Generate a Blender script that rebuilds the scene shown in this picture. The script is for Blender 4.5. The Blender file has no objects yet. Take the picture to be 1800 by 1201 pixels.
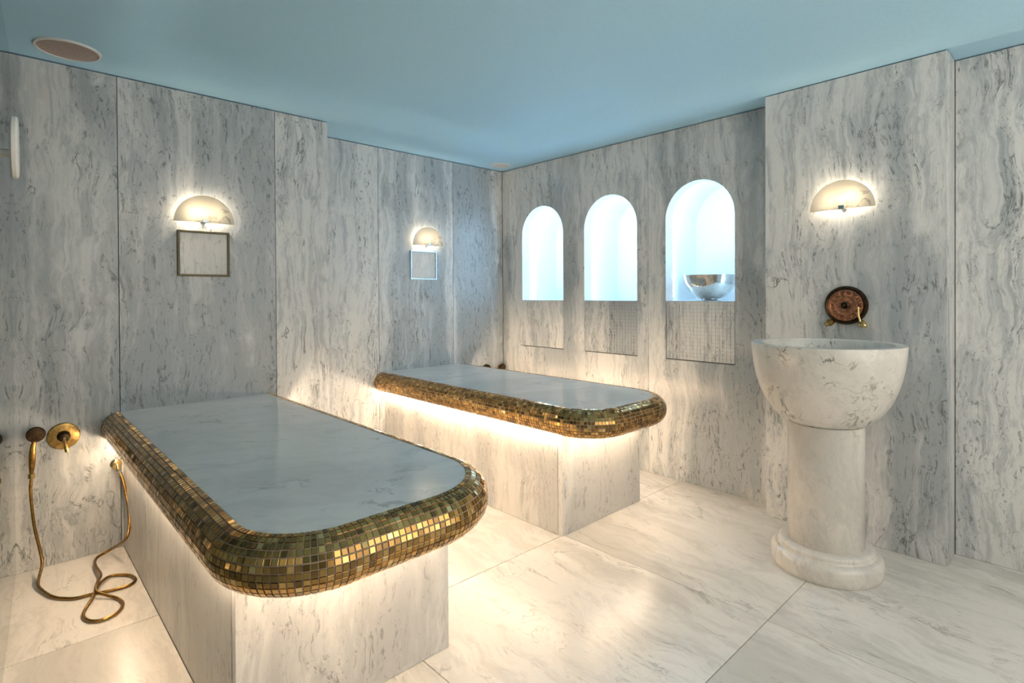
import bpy, bmesh, math, random
from mathutils import Vector, Matrix
random.seed(7)
PI = math.pi
S = bpy.context.scene
COL = S.collection

# ------------------------------------------------------------------ camera
cd = bpy.data.cameras.new('camera')
cam = bpy.data.objects.new('camera', cd)
COL.objects.link(cam)
S.camera = cam
YAW, PITCH, ROLL = .7548, .0069, -.0057
CAM = Vector((-3.5191, -3.8692, 1.3325))
FPX = 962.896
F0 = Vector((math.sin(YAW), math.cos(YAW), 0)); R0 = Vector((math.cos(YAW), -math.sin(YAW), 0)); U0 = Vector((0, 0, 1))
F2 = F0*math.cos(PITCH) - U0*math.sin(PITCH); U2 = U0*math.cos(PITCH) + F0*math.sin(PITCH)
R3 = R0*math.cos(ROLL) + U2*math.sin(ROLL); U3 = U2*math.cos(ROLL) - R0*math.sin(ROLL)
M = Matrix((R3, U3, -F2)).transposed().to_4x4()
M.translation = CAM
cam.matrix_world = M
cd.sensor_width = 36.0
cd.lens = FPX/1800*36
cd.shift_y = -76.72/1800
cd.clip_start = .02
cd.clip_end = 60

# ------------------------------------------------------------------ world, exposure, main lamps
w = bpy.data.worlds.new('world'); S.world = w; w.use_nodes = True
w.node_tree.nodes['Background'].inputs[0].default_value = (.6, .75, .9, 1)
w.node_tree.nodes['Background'].inputs[1].default_value = .02
S.view_settings.view_transform = 'Standard'
S.view_settings.look = 'None'
S.view_settings.gamma = 1
S.view_settings.use_curve_mapping = False
S.view_settings.exposure = 0.12
E_BENCH = 72.0      # warm strips under the benches
E_NICHE = 31.0      # cool strips in the niches
E_SCONCE = 1.6      # W, wall lamps
E_FILL = 40.0        # W, added warm ambient fill from behind the camera
WARM = (1.0, .77, .54)
COOL = (.50, .79, 1.0)

def area(name, loc, rot, size, sizey, power, color):
    l = bpy.data.lights.new(name, 'AREA'); l.shape = 'RECTANGLE'; l.size = size; l.size_y = sizey
    l.energy = power; l.color = color
    o = bpy.data.objects.new(name, l); o.location = loc; o.rotation_euler = rot
    COL.objects.link(o); return o
# unseen soft area lamp added behind the camera to raise the ambient light
area('ambient_fill', (-1.7, -5.05, 1.5), (math.radians(90), 0, 0), 2.6, 2.0, E_FILL, (1.0, .88, .74))

# ------------------------------------------------------------------ node helpers
def mat(name):
    m = bpy.data.materials.new(name); m.use_nodes = True
    nt = m.node_tree; b = nt.nodes['Principled BSDF']
    return m, nt, b
def N(nt, t, **k):
    n = nt.nodes.new(t)
    for a, v in k.items(): setattr(n, a, v)
    return n
def math_(nt, op, a, b=None, c=None, clamp=False):
    n = N(nt, 'ShaderNodeMath', operation=op, use_clamp=clamp)
    for i, v in enumerate((a, b, c)):
        if v is None: continue
        if isinstance(v, (int, float)): n.inputs[i].default_value = v
        else: nt.links.new(v, n.inputs[i])
    return n.outputs[0]
def ramp(nt, val, lo, hi, smooth=True):
    n = N(nt, 'ShaderNodeMapRange', interpolation_type='SMOOTHSTEP' if smooth else 'LINEAR')
    nt.links.new(val, n.inputs[0]); n.inputs[1].default_value = lo; n.inputs[2].default_value = hi
    return n.outputs[0]
def mixc(nt, fac, a, b):
    n = N(nt, 'ShaderNodeMix', data_type='RGBA')
    if isinstance(fac, (int, float)): n.inputs[0].default_value = fac
    else: nt.links.new(fac, n.inputs[0])
    for i, v in ((6, a), (7, b)):
        if isinstance(v, tuple): n.inputs[i].default_value = (*v, 1)
        else: nt.links.new(v, n.inputs[i])
    return n.outputs[2]
def noise(nt, vec, scale, detail=5, rough=.55, dist=0.0):
    n = N(nt, 'ShaderNodeTexNoise')
    nt.links.new(vec, n.inputs['Vector'])
    n.inputs['Scale'].default_value = scale; n.inputs['Detail'].default_value = detail
    n.inputs['Roughness'].default_value = rough; n.inputs['Distortion'].default_value = dist
    return n.outputs['Fac']
def vmap(nt, vec, scale, rot=(0, 0, 0)):
    n = N(nt, 'ShaderNodeMapping'); n.inputs['Scale'].default_value = scale; n.inputs['Rotation'].default_value = rot
    nt.links.new(vec, n.inputs['Vector']); return n.outputs[0]

def marble(name, base, mid, dark, stretch, rot=(0, 0, 0), vein=.8, cloud=.8, speck=.5, rough=.25, jump=(1, 1, 1),
           coat=0.0, vs=1.0):
    """stone with clouds, streaks and thin dark veins drawn out along one axis"""
    m, nt, b = mat(name)
    tc = N(nt, 'ShaderNodeTexCoord'); oi = N(nt, 'ShaderNodeObjectInfo')
    off = N(nt, 'ShaderNodeCombineXYZ')
    for i, j in enumerate(jump): nt.links.new(math_(nt, 'MULTIPLY', oi.outputs['Random'], 7.3*j*(i+1)), off.inputs[i])
    ad = N(nt, 'ShaderNodeVectorMath', operation='ADD')
    nt.links.new(tc.outputs['Object'], ad.inputs[0]); nt.links.new(off.outputs[0], ad.inputs[1])
    v = vmap(nt, vmap(nt, ad.outputs[0], (1, 1, 1), rot), stretch)
    # wander the coordinates so the streaks are not ruler straight
    wn = N(nt, 'ShaderNodeTexNoise'); nt.links.new(ad.outputs[0], wn.inputs['Vector'])
    wn.inputs['Scale'].default_value = 2.6; wn.inputs['Detail'].default_value = 3
    sc = N(nt, 'ShaderNodeVectorMath', operation='MULTIPLY_ADD')
    nt.links.new(wn.outputs['Color'], sc.inputs[0]); sc.inputs[1].default_value = (.5, .5, .5); nt.links.new(v, sc.inputs[2])
    v = sc.outputs[0]
    big = noise(nt, v, .55, 3, .5, .3)
    cl = noise(nt, v, 1.25, 9, .68, .5)
    fine = noise(nt, v, 5.0, 8, .78, .2)
    grain = noise(nt, ad.outputs[0], 55, 4, .7, 0)
    c1 = math_(nt, 'MULTIPLY', ramp(nt, math_(nt, 'MULTIPLY_ADD', big, .6, math_(nt, 'MULTIPLY', cl, .55)), .52, .67), cloud)
    col = mixc(nt, c1, base, mid)
    f1 = math_(nt, 'MULTIPLY', ramp(nt, fine, .49, .62), .6*cloud)
    col = mixc(nt, f1, col, mid)
    # speckle: short dark flecks inside the cloudy zones
    fl = noise(nt, vmap(nt, v, (1, 1, 2.2) if stretch[2] < 1 else (1, 1, 1)), 17.0, 6, .78, .3)
    sp = math_(nt, 'MULTIPLY', ramp(nt, fl, .54, .62), math_(nt, 'MULTIPLY', ramp(nt, cl, .44, .56), speck))
    col = mixc(nt, sp, col, dark)
    # veins
    vn = noise(nt, v, 1.35*vs, 7, .62, 1.6)
    d = math_(nt, 'ABSOLUTE', math_(nt, 'SUBTRACT', vn, .5))
    line = ramp(nt, d, .014, .0)
    line.node.inputs[1].default_value = .0; line.node.inputs[2].default_value = .016
    line.node.inputs[3].default_value = 1.0; line.node.inputs[4].default_value = 0.0
    msk = ramp(nt, noise(nt, ad.outputs[0], 2.1, 3, .5, .2), .44, .58)
    brk = ramp(nt, noise(nt, ad.outputs[0], 9, 3, .6, .2), .38, .58)
    col = mixc(nt, math_(nt, 'MULTIPLY', math_(nt, 'MULTIPLY', line, msk), math_(nt, 'MULTIPLY', brk, vein)), col, dark)
    col = mixc(nt, math_(nt, 'MULTIPLY', ramp(nt, grain, .45, .75), .12), col, mid)
    st = noise(nt, vmap(nt, v, (4.6, 4.6, 4.2) if stretch[2] < 1 else (2.4, 2.4, 2.4)), 1.3, 6, .7, .15)
    col = mixc(nt, math_(nt, 'MULTIPLY', ramp(nt, st, .5, .66), .62*cloud), col, mid)
    nt.links.new(col, b.inputs['Base Color'])
    b.inputs['Roughness'].default_value = rough
    b.inputs['Coat Weight'].default_value = coat; b.inputs['Coat Roughness'].default_value = .08
    return m
def plain(name, col, rough=.5, metal=0.0, bump=0.0, bs=40, var=.0, emit=None, es=0):
    m, nt, b = mat(name)
    b.inputs['Roughness'].default_value = rough; b.inputs['Metallic'].default_value = metal
    tc = N(nt, 'ShaderNodeTexCoord')
    n = noise(nt, tc.outputs['Object'], bs, 4, .6)
    dk = tuple(c*(1-var) for c in col)
    nt.links.new(mixc(nt, ramp(nt, n, .35, .65), dk, col), b.inputs['Base Color'])
    if bump:
        bp = N(nt, 'ShaderNodeBump'); bp.inputs['Strength'].default_value = bump; bp.inputs['Distance'].default_value = .003
        nt.links.new(n, bp.inputs['Height']); nt.links.new(bp.outputs[0], b.inputs['Normal'])
    if emit:
        b.inputs['Emission Color'].default_value = (*emit, 1); b.inputs['Emission Strength'].default_value = es
    return m

WALL = marble('streaked_wall_marble', (.76, .76, .745), (.37, .405, .43), (.13, .145, .145), (3.6, 3.6, .42), vein=1.0, cloud=.9, speck=.85, rough=.3, jump=(1, 1, 1))
PLINTH = marble('plinth_marble', (.78, .76, .72), (.52, .52, .51), (.24, .24, .23), (3.2, 3.2, .5), vein=.6, cloud=.85, speck=.75, rough=.3)
FLOORM = marble('polished_floor_marble', (.80, .775, .73), (.50, .49, .46), (.20, .195, .18), (2.6, .5, 1), rot=(0, 0, .12), vein=.5, cloud=.62, speck=.06, rough=.26, vs=.9)
TOPM = marble('bench_top_marble', (.82, .82, .80), (.56, .58, .59), (.22, .25, .27), (1.0, 2.0, 1), rot=(0, 0, .5), vein=.55, cloud=.45, speck=.0, rough=.1, vs=.7)
BASINM = marble('basin_marble', (.76, .73, .68), (.52, .51, .48), (.12, .12, .11), (1.6, 1.6, .9), vein=1.0, cloud=.5, speck=.15, rough=.25, vs=1.3)
COLM = marble('column_marble', (.74, .71, .66), (.50, .49, .47), (.25, .25, .23), (2.2, 2.2, .8), rot=(.25, .2, 0), vein=.35, cloud=.7, speck=.2, rough=.25)
CEILM = plain('pale_blue_ceiling_paint', (.44, .73, .93), .55, 0, .05, 60, .03)
BACKM = plain('mortar', (.22, .21, .20), .9, 0, .2, 60, .2)
NICHEM = plain('white_niche_plaster', (.86, .90, .94), .5, 0, .02, 50, .02)
GROUT = plain('grout', (.50, .41, .33), .7, 0, .2, 120, .15)
LGROUT = plain('pale_grout', (.50, .49, .47), .7, 0, .2, 120, .1)
HOSE = plain('brown_brass_hose', (.40, .23, .065), .3, 1, .1, 60, .4)
BRASS = plain('aged_brass', (.52, .33, .11), .28, 1, .1, 60, .45)
BRASSB = plain('bright_brass', (.80, .58, .25), .2, 1, .05, 60, .15)
BRONZE = plain('dark_bronze', (.075, .05, .03), .38, 1, .2, 60, .5)
COPPER = plain('engraved_copper', (.56, .26, .15), .38, 1, .5, 70, .5)
DARKF = plain('dark_bronze_frame', (.10, .09, .055), .4, .7, 0, 60, .2)
PALEF = plain('pale_steel_frame', (.55, .62, .66), .3, 1, 0, 60, .1)
CHROME = plain('satin_white_metal', (.93, .90, .84), .35, 0, 0, 60, .05)
SILVER = plain('hammered_silver', (.62, .58, .53), .12, 1, .25, 34, .15)
WHITEP = plain('white_plastic', (.75, .76, .76), .45, 0, 0, 60, .03)
GRILLE = plain('brownish_grille', (.50, .41, .37), .7, 0, .6, 300, .35)
GRILLE2 = plain('white_grille', (.62, .66, .68), .7, 0, .6, 300, .15)
LEDW = plain('warm_led', (.9, .8, .6), .5, emit=WARM, es=E_BENCH)
LEDC = plain('cool_led', (.8, .9, 1), .5, emit=COOL, es=E_NICHE)
BULB = plain('warm_bulb', (1, .9, .7), .3, emit=(1, .74, .45), es=45)

def alabaster():
    m, nt, b = mat('backlit_alabaster')
    out = nt.nodes['Material Output']
    tc = N(nt, 'ShaderNodeTexCoord')
    n = noise(nt, tc.outputs['Object'], 11, 6, .65, 1.0)
    d = math_(nt, 'ABSOLUTE', math_(nt, 'SUBTRACT', n, .5))
    ln = N(nt, 'ShaderNodeMapRange'); nt.links.new(d, ln.inputs[0])
    ln.inputs[2].default_value = .03; ln.inputs[3].default_value = .75; ln.inputs[4].default_value = 0
    msk = ramp(nt, noise(nt, tc.outputs['Object'], 8, 2, .5), .5, .62)
    col = mixc(nt, math_(nt, 'MULTIPLY', ln.outputs[0], msk), (.78, .74, .66), (.22, .21, .17))
    df = N(nt, 'ShaderNodeBsdfDiffuse'); tr = N(nt, 'ShaderNodeBsdfTranslucent'); mx = N(nt, 'ShaderNodeMixShader')
    nt.links.new(col, df.inputs[0]); nt.links.new(col, tr.inputs[0]); mx.inputs[0].default_value = .34
    nt.links.new(df.outputs[0], mx.inputs[1]); nt.links.new(tr.outputs[0], mx.inputs[2])
    nt.links.new(mx.outputs[0], out.inputs[0])
    return m
ALAB = alabaster()
def glassm():
    m, nt, b = mat('clear_glass')
    b.inputs['Base Color'].default_value = (.80, .90, .90, 1); b.inputs['Roughness'].default_value = .01
    b.inputs['Transmission Weight'].default_value = 1; b.inputs['IOR'].default_value = 1.5
    return m
GLASS = glassm()
GOLDS = []
for i, (c, r) in enumerate([((.66, .38, .10), .14), ((.86, .55, .18), .12), ((.44, .25, .07), .2), ((1.0, .74, .36), .22),
                            ((.58, .36, .12), .1), ((.28, .16, .05), .16), ((.74, .46, .15), .3)]):
    m, nt, b = mat('gold_glass_tile_%s' % 'abcdefg'[i])
    tc = N(nt, 'ShaderNodeTexCoord'); n = noise(nt, tc.outputs['Object'], 90, 3, .6)
    nt.links.new(mixc(nt, ramp(nt, n, .3, .7), tuple(x*.72 for x in c), tuple(x*.86 for x in c)), b.inputs['Base Color'])
    b.inputs['Metallic'].default_value = 1; b.inputs['Roughness'].default_value = r
    b.inputs['Coat Weight'].default_value = .4; b.inputs['Coat Roughness'].default_value = .05
    GOLDS.append(m)

# ------------------------------------------------------------------ mesh helpers
def obj(name, me, m, parent=None, loc=None, smooth=False, kind=None):
    if isinstance(me, bmesh.types.BMesh):
        bm = me; me = bpy.data.meshes.new(name); bm.normal_update(); bm.to_mesh(me); bm.free()
    for x in (m if isinstance(m, list) else [m]): me.materials.append(x)
    if smooth:
        for p in me.polygons: p.use_smooth = True
        me.set_sharp_from_angle(angle=math.radians(40))
    o = bpy.data.objects.new(name, me); COL.objects.link(o)
    if parent: o.parent = parent
    if loc: o.location = loc
    if kind: o['kind'] = kind
    return o
def thing(name, label, cat, loc, group=None, rz=0):
    o = bpy.data.objects.new(name, None); COL.objects.link(o); o.location = loc; o.rotation_euler.z = rz
    o.empty_display_size = .1
    o['label'] = label; o['category'] = cat
    if group: o['group'] = group
    return o
def box(bm, x0, x1, y0, y1, z0, z1, bev=0.0):
    r = bmesh.ops.create_cube(bm, size=1.0)
    vs = r['verts']
    for v in vs:
        v.co = Vector(((x0+x1)/2 + v.co.x*(x1-x0), (y0+y1)/2 + v.co.y*(y1-y0), (z0+z1)/2 + v.co.z*(z1-z0)))
    if bev:
        es = {e for v in vs for e in v.link_edges}
        bmesh.ops.bevel(bm, geom=list(es), offset=bev, segments=1, affect='EDGES', profile=.5)
    return bm
def B(*a, **k): return box(bmesh.new(), *a, **k)
def lathe(prof, seg=48, axis='z', cap=True):
    """profile [(r, h)...] revolved; axis z, or 'y' (h runs towards -y), or 'x' (h runs towards -x)"""
    bm = bmesh.new(); rings = []
    for r, h in prof:
        ring = []
        for i in range(seg):
            a = 2*PI*i/seg; c, s = r*math.cos(a), r*math.sin(a)
            p = (c, s, h) if axis == 'z' else ((c, -h, s) if axis == 'y' else (-h, c, s))
            ring.append(bm.verts.new(p))
        rings.append(ring)
    for a, b in zip(rings, rings[1:]):
        for i in range(seg): bm.faces.new((a[i], a[(i+1) % seg], b[(i+1) % seg], b[i]))
    if cap:
        bm.faces.new(rings[0][::-1]); bm.faces.new(rings[-1])
    bmesh.ops.recalc_face_normals(bm, faces=bm.faces)
    return bm
def merge(*bms):
    out = bmesh.new()
    for b in bms:
        me = bpy.data.meshes.new('tmp'); b.to_mesh(me); b.free(); out.from_mesh(me); bpy.data.meshes.remove(me)
    return out
def moved(bm, loc=(0, 0, 0), rot=None):
    mm = Matrix.Translation(loc)
    if rot: mm = mm @ Matrix.Rotation(rot[0], 4, rot[1])
    bmesh.ops.transform(bm, matrix=mm, verts=bm.verts); return bm
def catmull(pts, n=8):
    P = [Vector(p) for p in pts]; P = [P[0]*2-P[1]] + P + [P[-1]*2-P[-2]]; out = []
    for i in range(1, len(P)-2):
        a, b, c, d = P[i-1:i+3]
        for k in range(n):
            t = k/n
            out.append(.5*((2*b)+(c-a)*t+(2*a-5*b+4*c-d)*t*t+(3*b-a-3*c+d)*t**3))
    out.append(P[-2]); return out
def tube(path, rad, seg=10, rads=None):
    bm = bmesh.new(); rings = []; up = Vector((.13, .2, .97)).normalized(); n = len(path); prev = None
    for i, p in enumerate(path):
        t = (path[min(i+1, n-1)] - path[max(i-1, 0)]).normalized()
        if prev is None:
            a = t.cross(up)
            if a.length < .1: a = t.cross(Vector((1, 0, 0)))
        else: a = prev - t*prev.dot(t)
        a.normalize(); prev = a; b = t.cross(a)
        r = rads[i] if rads else rad
        rings.append([bm.verts.new(p + (a*math.cos(2*PI*k/seg) + b*math.sin(2*PI*k/seg))*r) for k in range(seg)])
    for a, b in zip(rings, rings[1:]):
        for i in range(seg): bm.faces.new((a[i], a[(i+1) % seg], b[(i+1) % seg], b[i]))
    bm.faces.new(rings[0][::-1]); bm.faces.new(rings[-1])
    bmesh.ops.recalc_face_normals(bm, faces=bm.faces)
    return bm
def plate(name, outer, holes, th, to3d):
    """flat outline with holes, filled and given thickness; to3d(u, v, w) -> xyz, w from 0 (front) to th (back)"""
    cu = bpy.data.curves.new(name, 'CURVE'); cu.dimensions = '2D'; cu.fill_mode = 'BOTH'
    for lp in [outer] + holes:
        sp = cu.splines.new('POLY'); sp.points.add(len(lp)-1); sp.use_cyclic_u = True
        for q, (u, v) in zip(sp.points, lp): q.co = (u, v, 0, 1)
    cu.extrude = th/2
    o = bpy.data.objects.new(name, cu); COL.objects.link(o)
    dg = bpy.context.evaluated_depsgraph_get(); dg.update()
    me = bpy.data.meshes.new_from_object(o.evaluated_get(dg)); bpy.data.objects.remove(o); bpy.data.curves.remove(cu)
    bm = bmesh.new(); bm.from_mesh(me); bpy.data.meshes.remove(me)
    bmesh.ops.remove_doubles(bm, verts=bm.verts, dist=1e-5)
    for v in bm.verts: v.co = Vector(to3d(v.co.x, v.co.y, v.co.z + th/2))
    bmesh.ops.recalc_face_normals(bm, faces=bm.faces)
    return bm
def arch(u0, u1, z0, zt, n=20):
    """rectangle with half-round head"""
    r = (u1-u0)/2; c = (u0+u1)/2; zs = zt-r
    return [(u0, z0), (u1, z0)] + [(c + r*math.cos(PI*i/n), zs + r*math.sin(PI*i/n)) for i in range(n+1)]

# ================================================================== SETTING
H = 2.5
G = .0016            # half a joint
XL, YF = -4.35, -5.3  # far sides of the room outside the frame
D1, D2, D3 = .327, .181, .012
XA = -1.885          # right edge of the projecting back wall
YP0, YP1 = -2.525, -3.385

# ---- floor
floor = obj('floor', B(XL, .6, YF, .6, -.08, -.012), BACKM, kind='structure')
def fslab(x0, x1, y0, y1):
    obj('marble_slab', B(x0+G, x1-G, y0+G, y1-G, -.03, 0, bev=.001), FLOORM, floor)
xs = [-3.036-.0, -2.40, -1.25, 0.02]
ys = [.02, -.76, -1.86, -2.96, -4.06, YF]
for x0, x1 in zip(xs, xs[1:]):
    for y0, y1 in zip(ys, ys[1:]): fslab(x0, x1, y1, y0)
for y0, y1 in zip([.02, -1.19, -2.38, -3.57, YF], [-1.19, -2.38, -3.57, YF]): fslab(XL, -3.036, y1, y0)

# ---- back wall (far section flush, left section projecting)
wb = bmesh.new()
box(wb, XL, .6, .024, .12, 0, 2.75)
box(wb, XL, XA-.022, -D1+.022, .024, 0, 2.6)
wall_back = obj('wall_back', wb, BACKM, kind='structure')
def slab_a(x0, x1, yf, z0=0, z1=H-.006):
    obj('marble_slab', B(x0+G, x1-G, yf, yf+.022, z0+.001, z1, bev=.0008), WALL, wall_back)
for x0, x1 in ((XL, -3.86), (-3.86, -3.047), (-3.047, -2.234), (-2.234, XA)): slab_a(x0, x1, -D1)
for x0, x1 in ((XA, -1.323), (-1.323, -.588), (-.588, .0)): slab_a(x0, x1, 0)
obj('marble_slab', B(XA-.022, XA, -D1+.024, -.002, .001, H-.006, bev=.0008), WALL, wall_back)

# ---- right wall with three arched niches, projecting pier and recessed end
NI = [(-.767, -.267), (-1.507, -.996), (-2.258, -1.748)]
ZS, ZT, ZP = 1.277, 2.112, .857
holes_b = [arch(a, b, ZP, ZT) for a, b in NI]
YJ = -1.604
bk = plate('w', [(YP0-.06, 0), (.12, 0), (.12, 2.75), (YP0-.06, 2.75)], holes_b, .06, lambda u, v, t: (.024+t, u, v))
pier = bmesh.new()
box(pier, -D2+.022, .05, YP1+.022, YP0-.022, 0, 2.6)
box(pier, D3+.024, .1, YF, YP1-.0, 0, 2.75)
bk = merge(bk, pier)
wall_right = obj('wall_right', bk, BACKM, kind='structure')
def slab_b(u0, u1, holes):
    bm = plate('s', [(u0+G, .001), (u1-G, .001), (u1-G, H-.006), (u0+G, H-.006)], holes, .022, lambda u, v, t: (t, u, v))
    obj('marble_slab', bm, WALL, wall_right)
slab_b(YJ, -.002, holes_b[:2])
slab_b(YP0, YJ, holes_b[2:])
obj('marble_slab', B(-D2, -D2+.022, YP1+.002, YP0-.002, .001, H-.006, bev=.0008), WALL, wall_right)
obj('marble_slab', B(-D2+.0235, D3, YP1, YP1+.022, .001, H-.006, bev=.0008), WALL, wall_right)
obj('marble_slab', B(-D2+.0235, -.002, YP0-.022, YP0, .001, H-.006, bev=.0008), WALL, wall_right)
obj('marble_slab', B(D3, D3+.022, YP1-1.1, YP1-.003, .001, H-.006, bev=.0008), WALL, wall_right)
obj('marble_slab', B(D3, D3+.022, YF, YP1-1.103, .001, H-.006, bev=.0008), WALL, wall_right)
# niche linings: a plain lip, then a slightly wider deep vault lit from behind the lip
def arch_ring(a, b, z0, zt, x, n=20): return [Vector((x, u, v)) for u, v in arch(a, b, z0, zt, n)]
def loft(rings, close_end=True, skip_floor=False):
    bm = bmesh.new(); R_ = [[bm.verts.new(p) for p in r] for r in rings]
    for a, b in zip(R_, R_[1:]):
        n = len(a)
        for i in range(n): bm.faces.new((a[i], a[(i+1) % n], b[(i+1) % n], b[i]))
    if close_end: bm.faces.new(R_[-1])
    return bm
NLAB = ['access_panel']*3
for k, (a, b) in enumerate(NI):
    e = .03
    rings = [arch_ring(a+.0005, b-.0005, ZS, ZT-.0005, .0), arch_ring(a+.0005, b-.0005, ZS, ZT-.0005, .10),
             arch_ring(a-e, b+e, ZS-.001, ZT+e, .101), arch_ring(a-e, b+e, ZS-.001, ZT+e, .50)]
    obj('niche_lining', loft(rings), NICHEM, wall_right, smooth=False)
    # LED rope behind the lip
    pts = [Vector((.125, u, v)) for u, v in arch(a-.012, b+.012, ZS+.03, ZT+.012, 24)]
    path = [pts[1]] + pts[2:] + [pts[0]]
    obj('light_strip', tube(path, .006, 6), LEDC, wall_right)
    # removable panel under the sill
    p0, p1, pz0, pz1 = a+.0025, b-.006, ZP+.007, ZS-.002
    if k < 2:
        obj('access_panel', B(-.001, .02, p0, p1, pz0, pz1, bev=.0008), WALL, wall_right)
    if k >= 1:
        # panel of small marble mosaic; on the second only its right-hand part is mosaic
        bm = bmesh.new(); q0 = p0; q1 = p1 if k == 2 else p0+.26
        ny = int(round((q1-q0)/.026)); nz = 16; dy = (q1-q0)/ny; dz = (pz1-pz0)/nz
        for i in range(ny):
            for j in range(nz):
                x = -.0045 + random.uniform(-.0006, .0006) if k == 1 else -.002 + random.uniform(-.0007, .0007)
                box(bm, x, x+.005, q0+i*dy+.0008, q0+(i+1)*dy-.0008, pz0+j*dz+.0008, pz0+(j+1)*dz-.0008)
        if k == 2: pn = obj('access_panel', B(.001, .02, p0, p1, pz0, pz1), LGROUT, wall_right)
        else: pn = [o for o in COL.objects if o.name.startswith('access_panel')][-1]
        obj('mosaic_tiles', bm, WALL, pn, kind='stuff')

# ---- other walls, out of frame
wf = obj('wall_front', B(XL, .6, YF-.1, YF, 0, 2.6), WALL, kind='structure')
wl = obj('wall_left', B(XL-.1, XL, YF, .1, 0, 2.6), WALL, kind='structure')

# ---- ceiling: flat margin, soft cove, slightly raised field
def cz(x, y):
    dx = min(-x, x+3.46) if x > -3.46 else .0
    dy = min(-y-.12, y+4.9)
    dx, dy = max(dx, 0.001), max(dy, 0.001)
    a, b_ = max(.85-dx, 0), max(.85-dy, 0)
    d = .85 - (a**3+b_**3)**(1/3)
    t = min(max((d-.26)/.36, 0), 1); t = t*t*(3-2*t)
    return H + .08*t
cb = bmesh.new(); nx, ny = 110, 120; g = []
for i in range(nx+1):
    row = []
    for j in range(ny+1):
        x = XL + (.6-XL)*i/nx; y = YF + (.6-YF)*j/ny
        row.append(cb.verts.new((x, y, cz(min(x, 0), min(y, 0)) if (x < 0 and y < 0) else H)))
    g.append(row)
for i in range(nx):
    for j in range(ny): cb.faces.new((g[i][j], g[i][j+1], g[i+1][j+1], g[i+1][j]))
for f in bmesh.ops.extrude_face_region(cb, geom=list(cb.faces))['geom']:
    if isinstance(f, bmesh.types.BMVert): f.co.z = 2.7
bmesh.ops.recalc_face_normals(cb, faces=cb.faces)
obj('ceiling', cb, CEILM, smooth=True, kind='structure')

# ---- glass door at the left edge of the view, with its round pull
def pane_x(y): return -3.463 + .055*(y+.327)
ang = math.atan(.055)
door = obj('door_1', B(-.012, 0, -3.1, 0, .01, 2.47, bev=.0015), GLASS, kind='structure', loc=(-3.463, -.335, 0))
door.rotation_euler.z = -ang
door['label'] = 'frameless clear glass door along the left side'
hd = obj('door_handle', moved(lathe([(.001, .0), (.078, .0), (.083, .004), (.083, .012), (.078, .016), (.001, .016)], 48, 'x'), (0, 0, 0)), CHROME, door, loc=(.075, -1.53, 1.737), smooth=True)
obj('standoff', moved(lathe([(.0115, .0), (.0115, .058)], 20, 'x')), CHROME, hd, loc=(-.016, 0, -.018), smooth=True)

# ================================================================== BENCHES
TILE_ME = []
def tile_mesh(mt, w, h):
    bm = B(-w/2, w/2, -h/2, h/2, -.002, .0014, bev=.0007)
    me = bpy.data.meshes.new('mosaic_tile'); bm.to_mesh(me); bm.free(); me.materials.append(mt); return me
RN, RCL, RCR, ZTOP = .076, .20, .28, .72
LEN, WID = 2.160, .775        # marble, from the wall to the front edge
def nose_path(pitch):
    """(position xy on the marble edge, outward normal, length scale at the outer line) round the U-shaped edge; local origin
    at the middle of the wall end, y towards the front is negative"""
    hw = WID/2; out = []
    def straight(p0, p1, d):
        L = (p1-p0).length; n = int(round(L/pitch))
        for i in range(n): out.append((p0+(p1-p0)*((i+.5)/n), d, L/n, 0))
    def corner(c, rr, a0):
        nc = int(round((rr+RN)*PI/2/pitch))
        for i in range(nc):
            a = a0 + (i+.5)/nc*PI/2; d = Vector((math.cos(a), math.sin(a))); out.append((c+d*rr, d, PI/2/nc, rr))
    straight(Vector((-hw, 0)), Vector((-hw, -LEN+RCL)), Vector((-1, 0)))
    corner(Vector((-hw+RCL, -LEN+RCL)), RCL, PI)
    straight(Vector((-hw+RCL, -LEN)), Vector((hw-RCR, -LEN)), Vector((0, -1)))
    corner(Vector((hw-RCR, -LEN+RCR)), RCR, 1.5*PI)
    straight(Vector((hw, -LEN+RCR)), Vector((hw, 0)), Vector((1, 0)))
    return out
def outline(off=0.0, n=10):
    hw = WID/2+off; r, q = RCL+off, RCR+off; L = LEN+off
    pts = [(-hw, -.001)]
    for i in range(n+1):
        a = PI + i/n*PI/2; pts.append((-hw+r+r*math.cos(a), -L+r+r*math.sin(a)))
    for i in range(n+1):
        a = 1.5*PI + i/n*PI/2; pts.append((hw-q+q*math.cos(a), -L+q+q*math.sin(a)))
    pts.append((hw, -.001)); return pts

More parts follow.
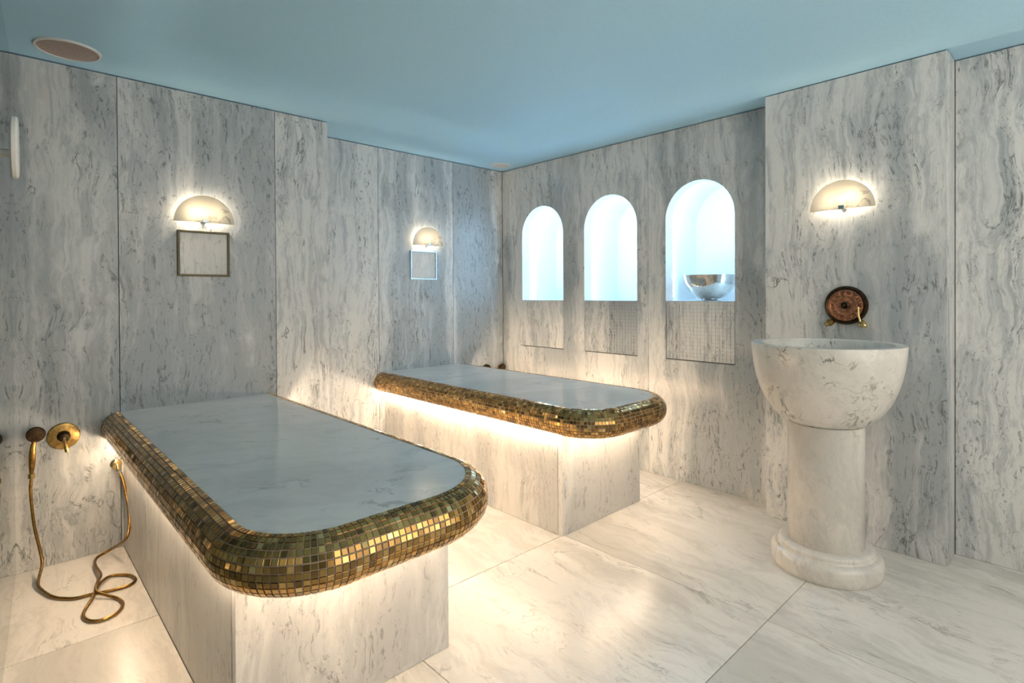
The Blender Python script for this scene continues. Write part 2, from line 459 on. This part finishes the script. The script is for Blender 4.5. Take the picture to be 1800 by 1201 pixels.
def make_bench(loc, label, pdx, individual, length, width):
    global LEN, WID
    LEN, WID = length, width
    root = thing('massage_bench', label, 'bench', loc, 'heated marble treatment benches')
    # marble top, flush with the mosaic nosing
    bm = plate('t', outline(-.001, 14), [], .10, lambda u, v, t: (u, v, ZTOP-.10+t))
    obj('marble_top', bm, TOPM, root)
    # rounded nosing body, grout coloured
    bm = bmesh.new(); ns = 18; rings = []
    for k in range(ns+1):
        th = PI/2 - PI*k/ns; off = (RN-.001)*math.cos(th); z = ZTOP-RN+(RN-.001)*math.sin(th)
        rings.append([bm.verts.new((x, y, z)) for x, y in outline(off, 16)])
    for a, b in zip(rings, rings[1:]):
        for i in range(len(a)-1): bm.faces.new((a[i], a[i+1], b[i+1], b[i]))
    bm.faces.new(rings[-1])
    bmesh.ops.recalc_face_normals(bm, faces=bm.faces)
    nose = obj('mosaic_edge', bm, GROUT, root, smooth=True)
    # tiles
    pitch = .0192; rows = 13; cols = nose_path(pitch); tiles = []
    for ci, (p, d, step, rc) in enumerate(cols):
        for r in range(rows):
            th = PI/2 - PI*(r+.5)/rows
            off = RN*math.cos(th); z = ZTOP-RN+RN*math.sin(th)
            wl_ = step*(rc+off) if rc else step
            nrm = Vector((d.x*math.cos(th), d.y*math.cos(th), math.sin(th)))
            pos = Vector((p.x+d.x*off, p.y+d.y*off, z))
            tx = Vector((-d.y, d.x, 0)); ty = nrm.cross(tx)
            # hand-set: each leans a little its own way
            nrm2 = (nrm + tx*random.gauss(0, .03) + ty*random.gauss(0, .03)).normalized()
            tx2 = (tx - nrm2*tx.dot(nrm2)).normalized(); ty2 = nrm2.cross(tx2)
            mi = random.choices(range(7), (26, 11, 24, 4, 22, 14, 10))[0]
            wpos = pos + Vector(loc); dv = CAM - wpos; dist = dv.length
            tiles.append((wl_*max(0, nrm.dot(dv)/dist)/dist**2, pos, tx2, ty2, nrm2, (wl_-.0022), PI*RN/rows-.0022, mi))
    order = sorted(range(len(tiles)), key=lambda i: -tiles[i][0])
    own = set(order[:300]) if individual else set()
    stuff = bmesh.new()
    for i, (sc_, pos, tx, ty, nn, tw, thh, mi) in enumerate(tiles):
        if i in own:
            o = bpy.data.objects.new('mosaic_tile', UNIT[mi]); COL.objects.link(o); o.parent = nose
            m3 = Matrix((tx*tw, ty*thh, nn)).transposed().to_4x4(); m3.translation = pos
            o.matrix_local = m3
        else:
            t0 = .0014
            c1 = [pos + tx*(sx*tw/2) + ty*(sy*thh/2) + nn*(-.002) for sx, sy in ((-1, -1), (1, -1), (1, 1), (-1, 1))]
            c2 = [pos + tx*(sx*(tw/2-.0006)) + ty*(sy*(thh/2-.0006)) + nn*t0 for sx, sy in ((-1, -1), (1, -1), (1, 1), (-1, 1))]
            v1 = [stuff.verts.new(c) for c in c1]; v2 = [stuff.verts.new(c) for c in c2]
            fs = [stuff.faces.new(v2)] + [stuff.faces.new((v1[k], v1[(k+1) % 4], v2[(k+1) % 4], v2[k])) for k in range(4)]
            for f in fs: f.material_index = mi
    obj('mosaic_tiles', stuff, GOLDS, nose, kind='stuff')
    # plinth of stone panels
    x0, x1, yf = pdx-.375, pdx+.375, -1.872
    zt = ZTOP-2*RN-.002
    obj('front_panel', B(x0+.0015, x1, yf, yf+.03, .001, zt, bev=.001), PLINTH, root)
    obj('side_panel', B(x0, x0+.03, yf+.0315, -.002, .001, zt, bev=.001), PLINTH, root)
    obj('side_panel', B(x1-.03, x1, yf+.0315, -.002, .001, zt, bev=.001), PLINTH, root)
    # light strip under the overhang
    z0, z1, o_, w_ = zt-.007, zt+.0005, .022, .012
    lb = bmesh.new()
    box(lb, x0+.05, x1-.05, yf-.11-w_, yf-.11, z0, z1)
    for xx in (x0-o_-w_, x1+o_):
        if abs(xx-pdx)+w_ < WID/2+RN: box(lb, xx, xx+w_, yf-o_, -.02, z0, z1)
    obj('light_strip', lb, LEDW, root)
    return root
UNIT = []
for mt in GOLDS:
    me = bpy.data.meshes.new('mosaic_tile'); bm = bmesh.new()
    c1 = [(-.5, -.5, -.002), (.5, -.5, -.002), (.5, .5, -.002), (-.5, .5, -.002)]
    c2 = [(x*.94, y*.94, .0010) for x, y, z in c1]; c3 = [(x*.88, y*.88, .0014) for x, y, z in c1]
    vs = [[bm.verts.new(c) for c in cc] for cc in (c1, c2, c3)]
    for a, b in zip(vs, vs[1:]):
        for k in range(4): bm.faces.new((a[k], a[(k+1) % 4], b[(k+1) % 4], b[k]))
    bm.faces.new(vs[2]); bm.to_mesh(me); bm.free(); me.materials.append(mt); UNIT.append(me)
make_bench((-2.672, -D1, 0), 'near marble bench with gold mosaic edge and pale stone plinth, hose lying at its left', .011, True, 2.170, .762)
make_bench((-.912, 0, 0), 'far marble bench with gold mosaic edge, below the arched niches in the corner', .013, False, 2.105, .76)

# ================================================================== BASIN
BX, BY = -.58, -2.97
basin = thing('pedestal_basin', 'round marble basin on a thick column with moulded base, under the copper wall spout', 'basin', (BX, BY, 0))
outer = [(.150, .700), (.165, .702), (.205, .725), (.240, .765), (.270, .812), (.292, .865), (.309, .92), (.320, .975), (.327, 1.03), (.331, 1.080), (.329, 1.085)]
inner = [(.285, 1.085), (.281, 1.080), (.276, 1.03), (.262, .97), (.235, .90), (.19, .84), (.12, .80), (.03, .785)]
obj('bowl', lathe(outer+inner, 96), BASINM, basin, smooth=True)
obj('column', lathe([(.160, .118), (.165, .125), (.165, .700)], 72), COLM, basin, smooth=True)
bp = [(.234, .001), (.239, .008), (.242, .03), (.242, .055)] + [(.212+.030*math.cos(a), .060+.034*math.sin(a)) for a in [(12+13*i)*PI/180 for i in range(7)]] + \
     [(.210, .098)] + [(.186+.022*math.cos(a), .110+.016*math.sin(a)) for a in [(-20+22*i)*PI/180 for i in range(6)]] + [(.172, .126), (.16, .126)]
obj('base', lathe(bp, 72), COLM, basin, smooth=True)

# ================================================================== WALL SPOUT
sp = thing('wall_spout', 'round engraved copper spout rosette with two brass taps, above the marble basin', 'spout', (-D2, -2.953, 1.262))
R_ = .104
obj('backplate', lathe([(.001, 0), (R_, 0), (R_, .012), (R_-.004, .020), (R_-.012, .022), (R_-.018, .016), (.07, .014), (.001, .014)], 64, 'x', cap=False), BRONZE, sp, smooth=True)
obj('copper_disc', lathe([(.085, .013), (.084, .020), (.074, .022), (.070, .018), (.058, .018), (.054, .024), (.046, .026), (.030, .024), (.001, .024)], 64, 'x', cap=False), COPPER, sp, smooth=True)
pet = bmesh.new()
for k in range(14):
    a = 2*PI*k/14
    q = bmesh.ops.create_uvsphere(pet, u_segments=8, v_segments=6, radius=1)['verts']
    for v in q:
        c = Vector((v.co.x*.006, v.co.y*.0065, v.co.z*.014)); c.z += .062
        v.co = Vector((-.020+c.x, c.y*math.cos(a)-c.z*math.sin(a), c.y*math.sin(a)+c.z*math.cos(a)))
obj('petal_ring', pet, COPPER, sp, smooth=True)
obj('spout_boss', lathe([(.020, .022), (.020, .030), (.014, .034), (.010, .030), (.009, .040), (.001, .042)], 32, 'x', cap=False), BRONZE, sp, smooth=True)
def tap(y, z, handle_up, mt):
    t = obj('tap', merge(lathe([(.013, 0), (.013, .03), (.018, .034), (.020, .046), (.015, .056), (.001, .060)], 24, 'x')), mt, sp, loc=(0, y, z), smooth=True)
    path = catmull([(-.044, 0, 0), (-.05, .01*(-1 if y < 0 else 1), -.008), (-.055, .022*(-1 if y < 0 else 1), -.016)], 5)
    obj('tap_nozzle', tube(path, .007, 10, [.0075+.003*i/len(path) for i in range(len(path))]), mt, t, smooth=True)
    if handle_up:
        obj('tap_lever', tube(catmull([(-.052, .004, .01), (-.056, .012, .045), (-.055, .014, .088)], 6), .0055, 10), mt, t, smooth=True)
tap(-.083, -.095, True, BRASSB)
tap(.068, -.093, False, BRASS)

# ================================================================== METAL BOWL IN NICHE
bw = thing('metal_bowl', 'hammered silver metal bowl standing in the niche nearest the basin', 'bowl', (.235, -1.965, ZS))
prof = [(.050, .001), (.055, .004), (.052, .010), (.075, .018), (.115, .045), (.150, .085), (.172, .130), (.180, .175), (.183, .184), (.179, .184), (.168, .130), (.145, .085), (.110, .048), (.06, .026), (.004, .022)]
obj('bowl_body', lathe([(a*1.04, b) for a, b in prof], 72), SILVER, bw, smooth=True)

# ================================================================== SCONCES
def sconce(loc, rz, label, pw):
    """half-disc of thin stone standing off the wall, lamp behind; local -y faces the room"""
    t = thing('wall_sconce', label, 'wall lamp', loc, 'half-moon stone wall lamps', rz)
    r = .155
    ol = [(r*math.cos(PI*i/32), r*math.sin(PI*i/32)) for i in range(33)]
    bm = plate('h', ol, [], .010, lambda u, v, q: (u, -.050+q, v))
    obj('lamp_shade', bm, ALAB, t)
    obj('bracket_shadow_clip', merge(B(-.016, .016, -.052, -.001, .001, .005, bev=.001), B(-.014, .014, -.0535, -.0502, .001, .020, bev=.001), B(-.018, .018, -.012, -.001, .008, .044, bev=.002)), PALEF, t)  # bracket; its front plate is added to imitate the holder's shadow on the shade
    bl = obj('bulb', moved(lathe([(.004, 0), (.009, .004), (.011, .018), (.009, .032), (.002, .038)], 20), (0, -.026, .036)), BULB, t, smooth=True)
    obj('lamp_holder', moved(lathe([(.011, 0), (.011, .022), (.007, .026)], 20), (0, -.026, .010)), WHITEP, t, smooth=True)
    l = bpy.data.lights.new('sconce_light', 'POINT'); l.energy = pw; l.color = (1, .86, .68); l.shadow_soft_size = .012
    for i, dx in enumerate((-.052, .052)):
        o = bpy.data.objects.new('sconce_light', l); COL.objects.link(o); o.parent = t; o.location = (dx, -.020, .052)
    return t
sconce((-2.645, -D1, 1.752), 0, 'half-moon stone wall lamp above the dark square frame', E_SCONCE)
sconce((-.875, 0, 1.742), 0, 'half-moon stone wall lamp above the pale frame over the far bench', E_SCONCE)
sconce((-D2, -2.943, 1.777), -PI/2, 'half-moon stone wall lamp on the pier above the copper spout', E_SCONCE)

# ================================================================== SQUARE FRAMES
def frame(loc, w_, h_, mt, label, th=.012):
    t = thing('square_frame', label, 'frame', loc, 'square metal frames under the wall lamps')
    hw, hh, dp = w_/2, h_/2, .012
    obj('frame_bar', B(-hw, hw, -dp, -.0005, hh-th, hh, bev=.001), mt, t)
    obj('frame_bar', B(-hw, hw, -dp, -.0005, -hh, -hh+th, bev=.001), mt, t)
    obj('frame_bar', B(-hw, -hw+th, -dp, -.0005, -hh+th+.0003, hh-th-.0003, bev=.001), mt, t)
    obj('frame_bar', B(hw-th, hw, -dp, -.0005, -hh+th+.0003, hh-th-.0003, bev=.001), mt, t)
    obj('inset_panel', B(-hw+th+.001, hw-th-.001, -.004, -.0005, -hh+th+.001, hh-th-.001), PLINTH, t)
frame((-2.641, -D1, 1.576), .272, .262, DARKF, 'thin dark bronze square frame on the wall below the left lamp')
frame((-.902, 0, 1.579), .262, .242, PALEF, 'thin pale metal square frame below the lamp over the far bench')

# ================================================================== CEILING SPEAKERS
def speaker(loc, r, gm, label):
    t = thing('ceiling_speaker', label, 'speaker', loc, 'round ceiling speakers')
    obj('rim', lathe([(r-.012, -.002), (r-.010, -.009), (r-.002, -.007), (r, -.0005), (r-.006, -.0003), (r-.012, -.0008)], 64, cap=False), WHITEP, t, smooth=True)
    obj('grille', lathe([(.001, -.006), (r-.012, -.005), (r-.012, -.001), (.001, -.001)], 64, cap=False), gm, t, smooth=True)
speaker((-3.263, -.548, H), .128, GRILLE, 'round ceiling speaker with brown grille in the left corner')
speaker((-.19, -.19, H), .085, GRILLE2, 'small white round ceiling speaker in the far corner')

# ================================================================== SHOWER SETS
def pxy(px, py, y=None, z=None):
    """the point of the place seen in the photo at (px, py), on the plane y or z"""
    d = F2 + R3*((px-900)/FPX) - U3*((py-600.5+76.7224)/FPX)
    t = (y-CAM.y)/d.y if y is not None else (z-CAM.z)/d.z
    return CAM + d*t
def shower_set(near, head, valve, outlet, hose, side):
    w = 'near' if near else 'far'
    hs = thing('hand_shower', ('aged brass hand shower hung on the left wall with its hose looped on the floor' if near else
                               'dark brass hand shower in the corner behind the far bench'), 'shower', head, 'brass hand showers')
    obj('wall_holder', lathe([(.020, .0), (.020, .006), (.010, .010), (.010, .030), (.001, .031)], 24, 'y', cap=False), BRASS, hs, smooth=True)
    hb = lathe([(.001, .034), (.028, .034), (.036, .040), (.037, .048), (.033, .054), (.001, .056)], 36, 'y', cap=False)
    hobj = obj('shower_head', hb, BRONZE, hs, smooth=True)
    noz = bmesh.new()
    for rr, n in ((.010, 6), (.019, 11), (.028, 16)):
        for k in range(n):
            a = 2*PI*k/n; q = bmesh.ops.create_cone(noz, segments=6, radius1=.0016, radius2=.001, depth=.004, cap_ends=True)['verts']
            for v in q: v.co = Vector((v.co.x + rr*math.cos(a), -.0565 - v.co.z*.5, v.co.y + rr*math.sin(a)))
    obj('nozzles', noz, BRASS, hobj, kind='stuff')
    hp = [(-.006*side, -.045, -.030), (-.012*side, -.046, -.07), (-.014*side, -.044, -.12), (-.016*side, -.042, -.165), (-.017*side, -.040, -.195)]
    cp = catmull(hp, 5); n = len(cp)
    obj('handle', tube(cp, .01, 12, [.008+.0055*math.sin(PI*min(1, i/(n-1)*1.15)) for i in range(n)]), HOSE, hs, smooth=True)
    e = cp[-1]
    obj('connector', merge(moved(lathe([(.008, .012), (.0135, .008), (.0135, -.012), (.008, -.018)], 20), e)), BRASSB, hs, smooth=True)
    base = Vector(head)
    path = catmull([e + Vector((0, 0, -.012))] + [p-base for p in hose], 8)
    obj('hose', tube(path, .0066, 10), HOSE, hs, smooth=True)
    vl = thing('shower_valve', ('round brass shower valve with lever, right of the near hand shower' if near else 'brass shower valve peeking over the far bench beside the corner'), 'valve', valve, 'brass shower valves')
    obj('rosette', lathe([(.001, 0), (.064, 0), (.066, .004), (.062, .009), (.045, .012), (.030, .013), (.001, .013)], 48, 'y', cap=False), BRASS if near else BRONZE, vl, smooth=True)
    obj('valve_body', lathe([(.028, .012), (.024, .018), (.021, .034), (.024, .040), (.018, .050), (.001, .052)], 32, 'y', cap=False), BRONZE, vl, smooth=True)
    obj('lever', tube(catmull([(0, -.046, .0), (.003, -.054, -.025), (.006, -.058, -.052), (.008, -.058, -.070)], 6), .008, 12), BRASS, vl, smooth=True)
    ol = thing('hose_outlet', ('bright brass hose outlet on the wall under the left end of the near bench edge' if near else 'brass hose outlet low on the wall behind the far bench'), 'outlet', outlet, 'brass hose outlets')
    obj('wall_flange', lathe([(.001, 0), (.024, 0), (.026, .003), (.020, .010), (.012, .013), (.001, .013)], 32, 'y', cap=False), BRASSB, ol, smooth=True)
    obj('elbow', tube(catmull([(0, -.012, 0), (0, -.030, -.001), (.002, -.040, -.012), (.004, -.042, -.028)], 6), .0095, 12), BRASSB, ol, smooth=True)
Z_ = .012
wy = -.40
hose = [pxy(54, 867, y=-.375), pxy(60, 923, y=-.385), pxy(70, 966, y=-.40), pxy(74, 992, y=-.43), pxy(67, 1023, z=.02), pxy(72, 1036, z=Z_),
        pxy(95, 1050, z=Z_-.004), pxy(130, 1052, z=Z_-.004), pxy(161, 1045, z=Z_-.004), pxy(200, 1037, z=Z_-.004), pxy(229, 1028, z=Z_-.004), pxy(238, 1018, z=Z_-.004),
        pxy(224, 1011, z=Z_-.004), pxy(194, 1013, z=Z_), pxy(175, 1027, z=.02), pxy(162, 1052, z=.018), pxy(147, 1078, z=Z_-.004), pxy(153, 1090, z=Z_-.004), pxy(176, 1091, z=Z_-.004),
        pxy(204, 1079, z=Z_-.004), pxy(216, 1062, z=Z_-.004), pxy(206, 1052, z=Z_-.004), pxy(186, 1046, z=Z_+.004), pxy(169, 1039, z=.028), pxy(172, 1022, z=.034), pxy(177, 1010, z=.028),
        pxy(167, 993, z=.02), pxy(171, 980, z=.018), pxy(195, 966, z=.03), pxy(220, 949, y=-.56), pxy(227, 925, y=-.52), pxy(225, 888, y=-.45), pxy(216, 845, y=-.39), pxy(211, 832, y=-.371)]
shower_set(True, (-3.388, -D1, .668), (-3.281, -D1, .634), (-3.068, -D1, .447), hose, 1)
h2 = [Vector(p) for p in ((-.055, -.05, .40), (-.06, -.06, .2), (-.09, -.12, .04), (-.18, -.3, .008), (-.3, -.34, .008), (-.36, -.2, .008), (-.28, -.1, .03), (-.25, -.06, .2), (-.246, -.045, .40))]
shower_set(False, (-.05, 0, .642), (-.215, 0, .618), (-.25, 0, .445), h2, -1)
